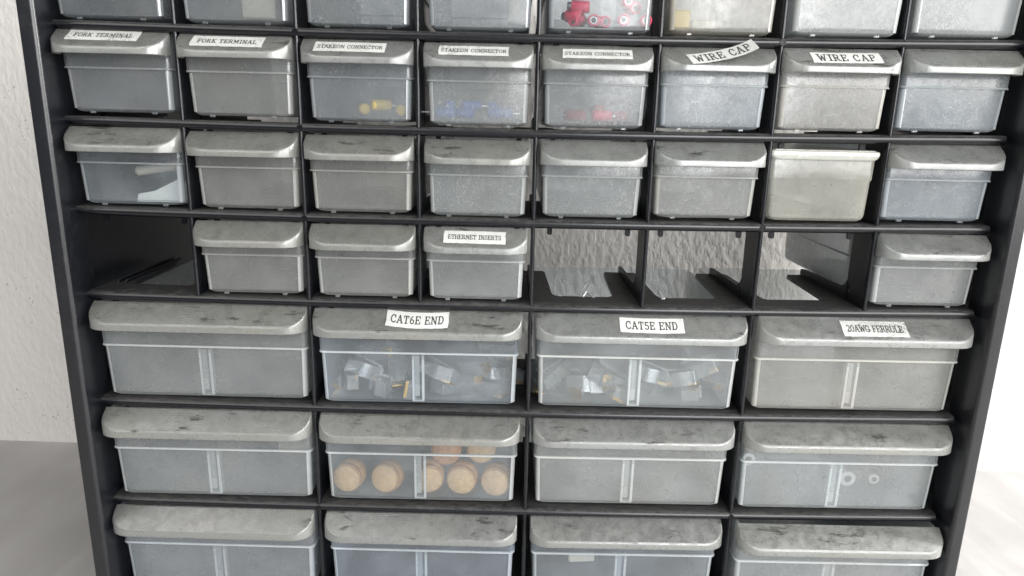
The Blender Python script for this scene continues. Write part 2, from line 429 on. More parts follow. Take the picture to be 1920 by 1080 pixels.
# ------------------------------------------------------------------ stroke lettering (serif typewriter face)
def arc(cx, cy, rx, ry, a0, a1, n=8):
    return [(cx+rx*math.cos(math.radians(a0+(a1-a0)*i/n)), cy+ry*math.sin(math.radians(a0+(a1-a0)*i/n))) for i in range(n+1)]
TK, TN = .155, .11
def S(*pts): return (TK, list(pts))
def T(*pts): return (TN, list(pts))
def sf(x, y, h=.13): return (TN, [(x-h, y), (x+h, y)])
G = {
'A': (.80, [T((.12, 0), (.39, 1)), S((.39, 1), (.68, 0)), T((.22, .35), (.57, .35)), sf(.12, .03), sf(.68, .03)]),
'B': (.72, [S((.17, 0), (.17, 1)), T((.05, .97), (.40, .97)), (.11, arc(.38, .755, .19, .22, 90, -90)), T((.17, .53), (.40, .53)), (.12, arc(.40, .28, .22, .26, 90, -90)), T((.05, .03), (.40, .03))]),
'C': (.74, [(.13, arc(.40, .5, .30, .48, 50, 310, 14)), T((.61, .66), (.61, .97)), T((.59, .13), (.64, .26))]),
'D': (.78, [S((.17, 0), (.17, 1)), T((.05, .97), (.36, .97)), (.13, arc(.36, .5, .30, .47, 90, -90, 12)), T((.05, .03), (.36, .03))]),
'E': (.72, [S((.17, 0), (.17, 1)), T((.05, .97), (.62, .97)), T((.60, .97), (.60, .74)), T((.17, .52), (.45, .52)), T((.45, .42), (.45, .62)), T((.05, .03), (.64, .03)), T((.62, .03), (.62, .28))]),
'F': (.68, [S((.17, 0), (.17, 1)), T((.05, .97), (.60, .97)), T((.59, .97), (.59, .72)), T((.17, .50), (.44, .50)), T((.44, .40), (.44, .60)), sf(.19, .03, .16)]),
'G': (.80, [(.13, arc(.40, .5, .30, .48, 50, 330, 14)), T((.61, .66), (.61, .97)), S((.63, .05), (.63, .42)), T((.44, .42), (.74, .42))]),
'H': (.82, [S((.17, 0), (.17, 1)), S((.65, 0), (.65, 1)), T((.17, .5), (.65, .5)), sf(.17, .97), sf(.17, .03), sf(.65, .97), sf(.65, .03)]),
'I': (.46, [S((.23, 0), (.23, 1)), sf(.23, .97, .17), sf(.23, .03, .17)]),
'K': (.82, [S((.17, 0), (.17, 1)), T((.17, .40), (.62, .97)), S((.32, .58), (.66, .03)), sf(.17, .97), sf(.17, .03), sf(.62, .97, .11), sf(.68, .03)]),
'L': (.68, [S((.17, 0), (.17, 1)), sf(.17, .97, .15), T((.05, .03), (.62, .03)), T((.60, .03), (.60, .32))]),
'M': (.96, [T((.17, 0), (.17, 1)), S((.18, 1), (.47, .22)), T((.47, .22), (.76, 1)), S((.78, 0), (.78, 1)), sf(.13, .97, .1), sf(.17, .03), sf(.82, .97, .1), sf(.78, .03)]),
'N': (.84, [T((.17, 0), (.17, 1)), S((.17, 1), (.66, 0)), T((.66, 0), (.66, 1)), sf(.13, .97, .1), sf(.17, .03), sf(.66, .97)]),
'O': (.80, [(.13, arc(.40, .5, .31, .47, 0, 360, 18))]),
'P': (.70, [S((.17, 0), (.17, 1)), T((.05, .97), (.38, .97)), (.12, arc(.37, .73, .22, .24, 90, -90)), T((.17, .49), (.38, .49)), sf(.19, .03, .15)]),
'R': (.78, [S((.17, 0), (.17, 1)), T((.05, .97), (.38, .97)), (.12, arc(.38, .74, .20, .23, 90, -90)), T((.17, .51), (.40, .51)), S((.40, .50), (.64, .03)), sf(.17, .03), sf(.67, .03, .09)]),
'S': (.68, [(.12, arc(.34, .74, .21, .23, 40, 240, 9)+arc(.33, .27, .23, .24, 80, -140, 9)), T((.53, .72), (.53, .97)), T((.10, .03), (.10, .30))]),
'T': (.74, [S((.37, 0), (.37, 1)), T((.08, .97), (.66, .97)), T((.09, .97), (.09, .72)), T((.65, .97), (.65, .72)), sf(.37, .03, .16)]),
'U': (.82, [S((.17, 1), (.17, .32)), (.12, arc(.41, .30, .24, .27, 180, 360, 9)), T((.65, .30), (.65, 1)), sf(.17, .97), sf(.65, .97)]),
'W': (1.02, [S((.14, 1), (.33, 0)), T((.33, 0), (.51, .80)), S((.51, .80), (.70, 0)), T((.70, 0), (.88, 1)), sf(.14, .97), sf(.88, .97)]),
'2': (.64, [(.12, arc(.31, .72, .20, .25, 160, -35, 8)), T((.47, .57), (.12, .06)), S((.10, .06), (.56, .06)), T((.55, .05), (.55, .24))]),
'0': (.66, [(.12, arc(.33, .5, .23, .47, 0, 360, 16))]),
'5': (.64, [T((.16, .94), (.14, .52)), S((.14, .93), (.52, .93)), (.12, arc(.31, .31, .22, .28, 120, -150, 10))]),
'6': (.66, [(.12, arc(.33, .29, .21, .26, 0, 360, 14)), (.12, arc(.44, .42, .32, .54, 172, 95, 6))]),
' ': (.42, []),
}
def lettering(text, height, spacing=1.08):
    """flat letters in a U-V plane, centred; returns list of quads (list of 4 uv)"""
    quads = []; x = 0
    for ch in text:
        adv, st = G[ch]
        for wd, pts in st:
            for i in range(len(pts)-1):
                a = Vector(pts[i]); b = Vector(pts[i+1]); d = (b-a)
                if d.length < 1e-6: continue
                d.normalize(); nrm = Vector((-d.y, d.x))*wd/2
                e = d*(wd*.25)
                quads.append([(x+(p.x), p.y) for p in (a-e-nrm, b+e-nrm, b+e+nrm, a-e+nrm)])
        x += adv*spacing
    return [[((u-x/2)*height, (v-.5)*height) for u, v in q] for q in quads], x*height

# ------------------------------------------------------------------ drawers
DEP = 127.0
def body_mesh(hb, ht, hstep_z, H, hwb_in=1.1, name='drawer_body'):
    """hb/ht half width at bottom/top of the lower part; step; H rim height. y=0 is the front."""
    th = hwb_in
    mb = MB()
    st = .75
    def ring(z, hw, yf, r): return rrect(hw, yf, DEP-yf*.4, max(r, .4), z)
    def lowhw(z): return hb+(ht-hb)*z/hstep_z
    def lowyf(z): return 1.9-(1.1)*z/hstep_z
    R = []
    for z, ix, iy in ((0, 4.0, 1.6), (.25, 2.5, .8), (1.0, 1.05, .25), (2.2, .3, .05), (3.6, 0, 0)):
        R.append(ring(z, lowhw(z)-ix, lowyf(z)+iy, 2.6))
    R.append(ring(hstep_z-.15, lowhw(hstep_z), lowyf(hstep_z), 2.6))
    R.append(ring(hstep_z+.35, ht+st, lowyf(hstep_z)-st, 3.0))
    R.append(ring(hstep_z+.9, ht+st+.05, lowyf(hstep_z)-st-.02, 3.0))
    R.append(ring(H-.4, ht+st+.45, .0, 3.0))
    R.append(ring(H, ht+st+.2, .25, 2.8))
    # inner
    R.append(ring(H, ht+st-.5, .95, 2.2))
    R.append(ring(H-.5, ht+st+.45-th, th, 2.0))
    R.append(ring(hstep_z+1.2, ht+st-th, lowyf(hstep_z)-st+th, 2.0))
    R.append(ring(hstep_z-.6, lowhw(hstep_z)-th, lowyf(hstep_z)+th, 1.8))
    R.append(ring(3.2, lowhw(3.2)-th, lowyf(3)+th, 1.6))
    R.append(ring(1.5, lowhw(2)-th-1.2, lowyf(2)+th+.6, 1.4))
    mb.rings(R, True, True)
    return mb
def small_feet(mb, xs):
    pass
def handle_mesh(W, zt, dzs, lip, dy=12.0, R=12.0):
    """sloping hood grip with rounded corners, hollow beneath. zt = z of its top back edge, y=0 back, -dy front"""
    mb = MB()
    zb = zt-dzs-lip
    def path(d, n=9):
        w_ = W/2-d; f = -dy+d; r = max(R-d, 1.0); ry = dy-3.5-d
        p = [(-w_, -.06)]
        for k in range(n+1):
            a = math.pi+math.pi/2*k/n; p.append((-w_+r+r*math.cos(a), f+ry+ry*math.sin(a)))
        for k in range(1, 8): p.append((-w_+r+(2*w_-2*r)*k/8, f))
        for k in range(n+1):
            a = -math.pi/2+math.pi/2*k/n; p.append((w_-r+r*math.cos(a), f+ry+ry*math.sin(a)))
        p.append((w_, -.06)); return p
    pl = lambda y, o=0: zt+dzs*(y/dy)-o
    th = 1.5
    taper = 1.0
    def wallring(d, zf): return [(x, y, zf(y)) for x, y in path(d)]
    rings = [wallring(0, lambda y: zb+.25), wallring(-.0, lambda y: zb+.6), wallring(.05, lambda y: pl(y, .95)), wallring(.25, lambda y: pl(y, .38)),
             wallring(.65, lambda y: pl(y, .08)), wallring(1.1, lambda y: pl(y, 0.0))]
    mb.rings(rings, closed=False)
    top = rings[-1]; k0 = len(mb.v)-len(top)
    n = len(top)
    mb.f.append(tuple(range(k0, k0+n)))               # sloping top
    k1 = len(mb.v)
    inner = [wallring(0, lambda y: zb+.25), wallring(.25, lambda y: zb), wallring(th-.2, lambda y: zb), wallring(th, lambda y: zb+.3),
             wallring(th, lambda y: max(pl(y, 1.7), zb+.5))]
    mb.rings(inner, closed=False)
    k2 = len(mb.v)-n
    mb.f.append(tuple(range(k2, k2+n)))
    # stiff back plate against the drawer front
    return mb

def link_child(mb, name, m, parent, color=None, angle=40):
    o = mb.obj(name, m, parent, angle=angle)
    if color: o.color = color
    return o
small_body = body_mesh(26.0, 26.65, 21.2, 38.2); small_feet(small_body, (-16, 16))
wide_body = body_mesh(55.4, 56.2, 30.0, 54.4)
small_handle = handle_mesh(57.0, 39.6, 8.9, 3.1)
wide_handle = handle_mesh(117.0, 55.5, 9.7, 3.7)
slot = MB()
SP = [(-4.3, 1.0), (2.7, 1.0), (2.7, 28.4), (1.3, 28.4), (1.3, 1.6), (-3.1, 1.6), (-3.1, 28.4), (-4.3, 28.4)]
slot.rings([[(x, y+.4*(1-z/28), z) for x, z in SP] for y in (2.0, 5.2)], True, True)
web = MB(); web.box(-3.0, -.1, 2.6, 3.4, 4.3, 28.2)
def ridge_mesh(hw, z, y0):
    """raised seam where the wider collar of the drawer meets its lower part"""
    mb = MB(); o = rrect(hw+.35, y0-.35, DEP-y0, 3.0, z-.45); o2 = rrect(hw+.45, y0-.45, DEP-y0, 3.0, z+.1)
    o3 = rrect(hw+.1, y0-.1, DEP-y0, 3.0, z+.5); i3 = rrect(hw-.9, y0+.9, DEP-y0-1, 2.4, z+.5); i1 = rrect(hw-.9, y0+.9, DEP-y0-1, 2.4, z-.45)
    # front and the first part of the sides only
    mb.rings([o, o2, o3, i3, i1, o]); return mb
small_ridge = ridge_mesh(27.4, 21.5, .1); wide_ridge = ridge_mesh(56.95, 30.3, .1)
def corner_strip(side, hb, ht, hs, H, r=2.6):  # pale strip on a front corner, drawing its bright vertical highlight
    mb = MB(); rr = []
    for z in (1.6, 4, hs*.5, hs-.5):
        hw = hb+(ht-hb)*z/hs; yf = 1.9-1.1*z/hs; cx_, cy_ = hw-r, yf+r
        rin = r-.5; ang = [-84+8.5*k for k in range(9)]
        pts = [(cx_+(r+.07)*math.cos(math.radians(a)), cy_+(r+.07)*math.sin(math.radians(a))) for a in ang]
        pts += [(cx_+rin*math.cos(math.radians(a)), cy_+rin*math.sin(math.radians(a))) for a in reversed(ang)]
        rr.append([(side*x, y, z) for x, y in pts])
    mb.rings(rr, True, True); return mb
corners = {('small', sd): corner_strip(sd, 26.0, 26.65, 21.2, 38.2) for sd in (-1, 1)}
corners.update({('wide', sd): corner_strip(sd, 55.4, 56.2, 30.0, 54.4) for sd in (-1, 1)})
foot = MB(); foot.box(-1.2, 1.2, 1.9, 3.4, -.7, .4, .2)

protos = {}
def proto(kind):
    parts = []
    if kind == 'small':
        parts = [('drawer_body', small_body), ('handle', small_handle), ('collar_seam', small_ridge), ('foot', foot)]
    else:
        parts = [('drawer_body', wide_body), ('handle', wide_handle), ('divider_slot', slot), ('slot_web', web), ('collar_seam', wide_ridge)]
    return {n: link(n, mb.v, mb.f, M['body'], None, angle=40) for n, mb in parts}
protos['small'] = proto('small'); protos['wide'] = proto('wide')
CM = {}
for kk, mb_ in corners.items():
    o_ = mb_.obj('corner_highlight', M['edge'], None, angle=60); C.objects.unlink(o_); CM[kk] = o_
for d in protos.values():
    for n_, o in d.items():
        C.objects.unlink(o)
        if n_ == 'handle': o.data.materials[0] = M['handle']
        if n_ == 'slot_web': o.data.materials[0] = M['rib']
        if n_ == 'divider_slot': o.data.materials[0] = M['rib_bright']
        if n_ == 'collar_seam': o.data.materials[0] = M['rib_bright'] if len(d) > 4 else M['rib']

BODYMAT = {}
def mesh_with(me, m):
    k = (me.name, m.name)
    if k not in BODYMAT:
        c = me.copy(); c.materials[0] = m; BODYMAT[k] = c
    return BODYMAT[k]
def drawer(r, c, wide, w_, dx, dy, dz, label, bm='body', tint=(1, 1, 1, 1), htint=(1, 1, 1, 1), rz=0.0, rx=0.0):
    """r = rail above the drawer"""
    n = 120 if wide else 60
    w_ *= .978 if not wide else .985
    cx = -240+n*(c+.5)+dx; cx -= cx/210*(.8 if not wide else .4)*-1
    zbot = rail_z(r+1)+(2.6 if wide else 2.8)+sag(cx)+dz
    root = empty('wide_drawer' if wide else 'small_drawer', (cx, dy, zbot), label, 'drawer',
                 'wide translucent drawers in the lower rows' if wide else 'small translucent drawers in the upper rows', rot=(rx, 0, rz))
    rj = random.Random(r*31+c*7+5); root.rotation_euler.z = math.radians(rj.uniform(-.7, .7)); root.location.y += rj.uniform(-.9, .7)*MM
    root.scale = (w_/(117.0 if wide else 57.0), 1, 1)
    P_ = protos['wide' if wide else 'small']
    for nm, src in P_.items():
        o = src.copy(); C.objects.link(o); o.parent = root
        o.color = tint if nm != 'handle' else htint
        if nm == 'drawer_body': o.data = mesh_with(src.data, M[bm])
        if nm == 'foot':
            o.location.x = -.016
            o2 = src.copy(); C.objects.link(o2); o2.parent = root; o2.location.x = .016; o2.color = tint
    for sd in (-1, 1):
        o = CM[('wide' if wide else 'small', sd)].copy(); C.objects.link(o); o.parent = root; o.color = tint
    return root
def sticker(root, wide, text, sw, sh_, u0, v0, rot, th, wear=1.0, bend=0.0, peel=0.0, bend2=0.0, spacing=1.08, sx=1.0):
    """label on the sloping grip: u along x, v up the slope; bend bows it, peel lifts its right end"""
    zt, dzs = (55.5, 9.7) if wide else (39.6, 8.9)
    dy = 12.0
    L = math.hypot(dy, dzs)
    ev = Vector((0, dy/L, dzs/L)); en = Vector((0, -dzs/L, dy/L)); o0 = Vector((0, -dy/2, zt-dzs/2))
    sc = root.scale[0]
    cr, sr = math.cos(math.radians(rot)), math.sin(math.radians(rot))
    def P_(u, v, h):
        t_ = u/(sw/2)
        v2 = v+bend*(t_*t_-.33)+bend2*max(t_, 0)**2
        uu = u*cr-v2*sr+u0; vv = u*sr+v2*cr+v0
        lift = h+.12+peel*max(t_+.3, 0)**2
        p = o0+ev*vv+en*(h+.12)+Vector((0, -1, .1))*(peel*max(t_+.75, 0)**1.5)
        return (uu/sc, p.y, p.z)
    mb = MB(); nu, nv = 24, 3
    jag = [random.uniform(-.22, .22) for _ in range(2*(nu+1))]
    for side, h in ((0, 0.0), (1, .10)):
        for i in range(nu+1):
            for j in range(nv+1):
                v = -sh_/2+sh_*j/nv
                if j == 0: v += jag[i]*.6
                if j == nv: v += jag[i+nu+1]*.5
                mb.v.append(P_(-sw/2+sw*i/nu+(jag[j] if i in (0, nu) else 0), v, h))
    n1 = (nu+1)*(nv+1)
    for i in range(nu):
        for j in range(nv):
            a = i*(nv+1)+j; q = (a, a+nv+1, a+nv+2, a+1)
            mb.f.append(tuple(k+n1 for k in q)); mb.f.append(tuple(reversed(q)))
    edge = [i*(nv+1) for i in range(nu+1)]+[nu*(nv+1)+j for j in range(1, nv+1)]+[i*(nv+1)+nv for i in reversed(range(nu))]+[j for j in reversed(range(1, nv))]
    for a, b in zip(edge, edge[1:]+edge[:1]): mb.f.append((a, b, b+n1, a+n1))
    s = mb.obj('sticker', M['paper'], root, angle=60); s.color = (1, 1, 1, wear)
    qs, tw = lettering(text, th, spacing)
    lb = MB()
    for q in qs:
        cu = sum(a for a, b in q)/4
        a_ = [P_(u*sx, v, .13) for u, v in q]
        b_ = [P_(u*sx, v, .17) for u, v in q]
        lb.add(a_+b_, [(3,2,1,0),(4,5,6,7),(0,1,5,4),(1,2,6,5),(2,3,7,6),(3,0,4,7)])
    t_ = lb.obj('lettering', M['ink'], s, smooth=False)
    return s

G_ = lambda a, b, c: (a, b, c, 1)
warm = G_(1.0, .95, .86); cool = G_(.93, .98, 1.03); dark = G_(.55, .585, .62); mid = G_(.70, .73, .76); lite = G_(1.05, 1.06, 1.05); sand = G_(.98, .94, .86)
D = {}
top = 'cut by the top edge'
rows = [
 # r, c, wide, w, dx, dy, dz, label, mat, tint, htint
 (-1, 0, 0, 57.5, -1.5, 0, 0, f'grey small drawer {top}, farthest left with nothing visible inside', 'body', dark, mid),
 (-1, 1, 0, 57, 0, 0, 0, f'small drawer {top}, second from left, beige patch at right', 'body', mid, mid),
 (-1, 2, 0, 56.5, .5, 0, 0, f'dusty dark small drawer {top}, third from the left', 'body_dusty', dark, mid),
 (-1, 3, 0, 56, .8, 0, 0, f'small drawer {top}, with a tan piece at right', 'body_dusty', mid, mid),
 (-1, 4, 0, 56, 0, -1, 0, f'clear small drawer {top}, holding red ring terminals', 'body_clear', mid, mid),
 (-1, 5, 0, 57, 0, 0, 0, f'small drawer {top}, with a yellow piece showing at its left', 'body', warm, mid),
 (-1, 6, 0, 57.5, .5, -2, 0, f'pale dusty small drawer {top}, second from the right', 'body_dusty', lite, mid),
 (-1, 7, 0, 57.5, 0, -1, 0, f'pale dusty small drawer {top}, farthest right', 'body_dusty', lite, mid),
 (0, 0, 0, 57.6, -.8, 0, .9, 'small drawer with the left FORK TERMINAL sticker, under the top rail at far left', 'body', mid, G_(.95, .95, .93)),
 (0, 1, 0, 57.4, .3, 0, 1.0, 'small drawer with the right FORK TERMINAL sticker, second in its row', 'body', G_(.84, .84, .82), G_(.95, .95, .92)),
 (0, 2, 0, 56.6, .7, 0, .2, 'small drawer with a STAKEON CONNECTOR sticker and yellow pieces inside', 'body_dusty', mid, G_(.9, .9, .9)),
 (0, 3, 0, 55.6, .6, 0, -.2, 'small drawer with a STAKEON CONNECTOR sticker and blue pieces inside', 'body_dusty', G_(.84, .86, .86), lite),
 (0, 4, 0, 56.1, -.6, 0, -.3, 'small drawer with a STAKEON CONNECTOR sticker and dark red pieces inside', 'body_dusty', G_(.80, .82, .83), lite),
 (0, 5, 0, 57.6, -1.0, 0, .1, 'small drawer with a peeling, tilted WIRE CAP sticker', 'body_dusty', cool, lite),
 (0, 6, 0, 58.2, -1.2, -1, .1, 'small drawer with a flat straight WIRE CAP sticker, rust tinted under its grip', 'body_dusty', G_(1.08, 1.03, .97), lite),
 (0, 7, 0, 58.2, -1.2, 0, .2, 'small drawer without a sticker, right of the flat WIRE CAP drawer', 'body_dusty', cool, lite),
 (1, 0, 0, 58.6, .5, -1.5, 0, 'small drawer with a white bracket visible in its lower right', 'body_clear', mid, G_(.95, .94, .92)),
 (1, 1, 0, 57.6, .7, 0, -.3, 'small drawer without sticker, directly below the right FORK TERMINAL drawer', 'body', G_(.84, .83, .80), G_(.93, .92, .88)),
 (1, 2, 0, 56.8, .2, 0, -.3, 'small drawer with dark smudged grip, below the STAKEON drawer holding yellow pieces', 'body', G_(.85, .84, .80), G_(.9, .9, .86)),
 (1, 3, 0, 55.6, .5, 0, -.9, 'small drawer without sticker, below the STAKEON drawer holding blue pieces', 'body_dusty', G_(.86, .88, .87), G_(.98, .98, .94)),
 (1, 4, 0, 55.9, -.3, 0, -.3, 'small drawer without sticker, below the STAKEON drawer holding red pieces', 'body_dusty', G_(.88, .9, .89), lite),
 (1, 5, 0, 57.4, -1.2, 0, .5, 'small drawer directly below the peeling WIRE CAP drawer', 'body_dusty', G_(.95, .94, .89), lite),
 (1, 7, 0, 58.6, -1.6, 0, .3, 'small drawer right of the backwards drawer', 'body_dusty', cool, lite),
 (2, 1, 0, 57.6, 1.0, -1, -.1, 'small drawer directly right of the empty dark bay', 'body', G_(.82, .82, .80), G_(.93, .92, .88)),
 (2, 2, 0, 56.6, .8, -1, 0, 'small drawer between the dark bay neighbour and the ETHERNET INSERTS drawer', 'body', G_(.90, .90, .88), G_(.92, .91, .87)),
 (2, 3, 0, 55.6, 0, -1, 0, 'small drawer with the ETHERNET INSERTS sticker', 'body', G_(.98, 1.0, 1.0), lite),
 (2, 7, 0, 58.4, -.6, -1, .2, 'small drawer with brown spotted grip, right of the three see-through bays', 'body', G_(.95, .96, .96), lite),
 (3, 0, 1, 118.6, .4, -.5, 0, 'wide drawer without sticker, left of the CAT6E END drawer', 'body', G_(.86, .88, .89), G_(.95, .94, .90)),
 (3, 1, 1, 114.8, -1.0, 0, 0, 'wide drawer with the CAT6E END sticker, full of clear plugs', 'body_clear', cool, G_(.96, .96, .93)),
 (3, 2, 1, 116.3, 0, 0, 0, 'wide drawer with the CAT5E END sticker, holding clear gold-tipped plugs', 'body_clear', lite, lite),
 (3, 3, 1, 117.2, .4, 0, .6, 'wide drawer with the 20AWG FERRULE sticker', 'body', G_(1.0, .98, .93), lite),
 (4, 0, 1, 118.2, .2, -1, 0, 'wide drawer left of the one with tan round caps', 'body', G_(.9, .93, .95), G_(.96, .96, .92)),
 (4, 1, 1, 114.6, -.6, 0, .4, 'wide clear drawer holding tan round caps', 'body_clear', G_(.9, .93, .95), G_(.96, .95, .91)),
 (4, 2, 1, 115.3, -.2, 0, .5, 'wide drawer right of the one with tan round caps', 'body', lite, lite),
 (4, 3, 1, 118.0, -.6, -1, 0, 'wide drawer directly below the 20AWG FERRULE drawer, at the right wall', 'body', G_(1.0, 1.04, 1.06), G_(.98, .97, .93)),
 (5, 0, 1, 118.2, -1.0, -.5, 0, 'wide drawer cut off by the bottom edge, at far left', 'body', G_(.86, .90, .96), G_(.95, .95, .93)),
 (5, 1, 1, 113.8, -.4, 0, 0, 'wide drawer cut off by the bottom edge, below the tan round caps', 'body_clear', G_(.84, .9, .97), G_(.95, .95, .94)),
 (5, 2, 1, 113.8, -1.0, 0, 0, 'wide drawer cut off by the bottom edge, with a pale strip inside', 'body_clear', G_(.86, .9, .95), G_(.96, .96, .94)),
 (5, 3, 1, 119.0, 1.0, -4.5, 0, 'wide drawer cut off by the bottom edge, at far right and pulled slightly out', 'body', G_(.95, .98, 1.0), G_(.96, .96, .92)),
]
for (r, c, wd, w_, dx, dy, dz, lab, bm, ti, ht) in rows:
    D[(r, c)] = drawer(r, c, wd, w_, dx, dy, dz, lab, bm, ti, ht)
# the drawer put in backwards: its plain rear faces out
cx = -240+60*6.5-1.5
back = empty('small_drawer', (cx, 0.0, rail_z(2)+2.8+sag(cx)), 'small drawer inserted backwards, plain cream rear panel with thin top lip facing out', 'drawer', 'small translucent drawers in the upper rows', rot=(0, 0, math.radians(1.2)))
bb = MB(); bb.v = [(-x, DEP-y, z) for x, y, z in small_body.v]; bb.f = list(small_body.f)
bb.v = [(x, y, z*.96 if z > 30 else z) for x, y, z in bb.v]
o = bb.obj('drawer_body', M['body'], back, angle=40); o.color = G_(1.22, 1.18, 1.04)
hh = MB(); hh.v = [(-x, DEP+.1-y, z-1.5) for x, y, z in small_handle.v]; hh.f = list(small_handle.f)
o = hh.obj('handle', M['handle'], back, angle=40); o.color = lite
lp = MB()
pts = round_poly([(-27.8, 31.6), (27.8, 31.6), (27.8, 36.2), (-27.8, 36.2)], [3.4, 3.4, 1.2, 1.2], 5)
lp.rings([[(x*k, y, 33.9+(z-33.9)*k2) for x, z in pts] for y, k, k2 in ((-.1, 1, 1), (-1.9, 1, 1), (-2.5, .985, .8), (-2.6, .96, .4))], True, True)
o = lp.obj('rear_lip', M['rib'], back, angle=50); o.color = G_(1, .98, .9)

# stickers -------------------------------------------------------------------
sticker(D[(0, 0)], 0, 'FORK TERMINAL', 35.5, 8.8, -2.2, 2.2, -.8, 3.2, .8, spacing=1.05, sx=.92)
sticker(D[(0, 1)], 0, 'FORK TERMINAL', 35.5, 8.8, -2.2, .3, -.8, 3.2, .9, spacing=1.05, sx=.92)
sticker(D[(0, 2)], 0, 'STAKEON CONNECTOR', 35, 8.2, -2.8, .4, -.6, 2.8, .85, spacing=1.02, sx=.88)
sticker(D[(0, 3)], 0, 'STAKEON CONNECTOR', 34.2, 8.0, -2.2, .5, -.3, 2.8, .9, spacing=1.02, sx=.88)
sticker(D[(0, 4)], 0, 'STAKEON CONNECTOR', 34.2, 8.0, -.6, .3, 0, 2.8, .75, spacing=1.02, sx=.88)
sticker(D[(0, 5)], 0, 'WIRE CAP', 33.0, 8.2, .2, .4, 17, 5.2, .55, bend=1.2, bend2=2.0, peel=4.2, spacing=1.12, sx=.85)
sticker(D[(0, 6)], 0, 'WIRE CAP', 34, 8.8, .6, -.8, 1.2, 5.4, .6, bend=.3, spacing=1.12, sx=.85)
sticker(D[(2, 3)], 0, 'ETHERNET INSERTS', 32.2, 8.8, -.3, .2, -.6, 3.1, .5, spacing=.98, sx=.80)
sticker(D[(3, 1)], 1, 'CAT6E END', 33.5, 10.4, 0.2, .9, -1.5, 5.0, .3, bend=1.3, spacing=1.05, sx=.86)
sticker(D[(3, 2)], 1, 'CAT5E END', 34.5, 9.6, 5.0, .3, 0, 4.9, .35, bend=.5, spacing=1.05, sx=.86)
sticker(D[(3, 3)], 1, '20AWG FERRULE', 35, 10.0, 3.2, -.2, 0, 4.2, 1.1, spacing=.95, sx=.80)

# ------------------------------------------------------------------ contents of drawers
def cyl(mb, ax, r, L, n=24, bev=.4, hole=0.0):
    """cylinder along local Y from 0 to L"""
    prof = [(r-bev, 0), (r, bev), (r, L-bev), (r-bev, L)]
    if hole: prof = prof+[(hole, L), (hole, 0), (r-bev, 0)]
    rr = [[(q*math.cos(2*math.pi*i/n), y, q*math.sin(2*math.pi*i/n)) for i in range(n)] for q, y in prof]
    mb.rings(rr, not hole, not hole)
# tan caps
caps = [(-105.6, 14, -250.0, 4, -8, 0, 'leftmost tan round cap on the drawer floor'),
        (-83.5, 15, -250.0, 12, -14, 0, 'second tan round cap from the left, tipped back with its rim showing'),
        (-57.0, 14, -249.6, 0, 4, 0, 'tan round cap half behind the middle slot of its drawer'),
        (-38.2, 14, -250.0, 3, -6, 0, 'tan round cap right of the slot, below the two stacked caps'),
        (-18.3, 14, -250.4, 6, -10, 0, 'tan round cap in the right corner of its drawer'),
        (-47.5, 20, -234.8, 0, 0, 1, 'orange-brown round cap stacked above the tan ones, left of its stacked neighbour'),
        (-26.4, 20, -232.4, 8, 4, 1, 'dull tan round cap stacked on top at the right')]
for x, y, z, tilt, yaw, kind, lab in caps:
    root = empty('round_cap', (x, y-9, z+.6), lab, 'cap', 'round caps in the wide drawer', rot=(math.radians(-tilt), 0, math.radians(yaw)))
    R0 = 9.0
    mb = MB()
    mb.rings([[(q*math.cos(2*math.pi*i/32), yy, q*math.sin(2*math.pi*i/32)) for i in range(32)] for q, yy in ((8.2, 1.2), (8.7, 1.5), (8.7, 3.6), (8.0, 4.0), (8.0, 4.9), (8.8, 5.3), (9.1, 5.6), (9.1, 10.6), (8.7, 11.2))], True, True)
    mb.obj('rim', M['orange_cap'] if kind and x < -40 else M['cork'], root, angle=50)
    mb = MB(); cyl(mb, 'y', R0-1.1, 1.35, 32, .5)
    mb.obj('face', M['cork_face'] if not (kind and x < -40) else M['orange_cap'], root, angle=50)
# red ring terminals
rings_ = [(44.1, 15.8, 0, 10), (27.3, 6.6, 0, 0), (34.0, 6.4, 1, 30), (42.2, 7.0, 0, -10), (53.4, 6.9, 0, 0), (21.7, 8.6, 1, 60), (16.7, 6.8, 1, -40), (25.0, 13.0, 1, 80), (48.5, 13.2, 1, 20)]
order = ['highest', 'third from left on the bottom', 'lying turned beside the bottom middle', 'right of the bottom middle', 'in the lower right corner', 'left and lying on its side', 'farthest left', 'left heap, upper', 'lying under the highest ring']
for (x, z, side, a), od in zip(rings_, order):
    yy = 3 if not side else 6.5
    root = empty('ring_terminal', (x, yy, z), f'red sleeved crimp terminal, {od}', 'terminal', 'red terminals in the clear top drawer', rot=(math.radians(4), 0, math.radians(a if side else 0)))
    mb = MB(); cyl(mb, 'y', 2.9, 9, 18, .3, hole=2.1); mb.obj('sleeve', M['red'], root, angle=50)
    mb = MB(); cyl(mb, 'y', 1.9, 10, 14, .2, hole=1.4); mb.v = [(p, q+1, s_) for p, q, s_ in mb.v]; mb.obj('barrel', M['metal'], root, angle=50)
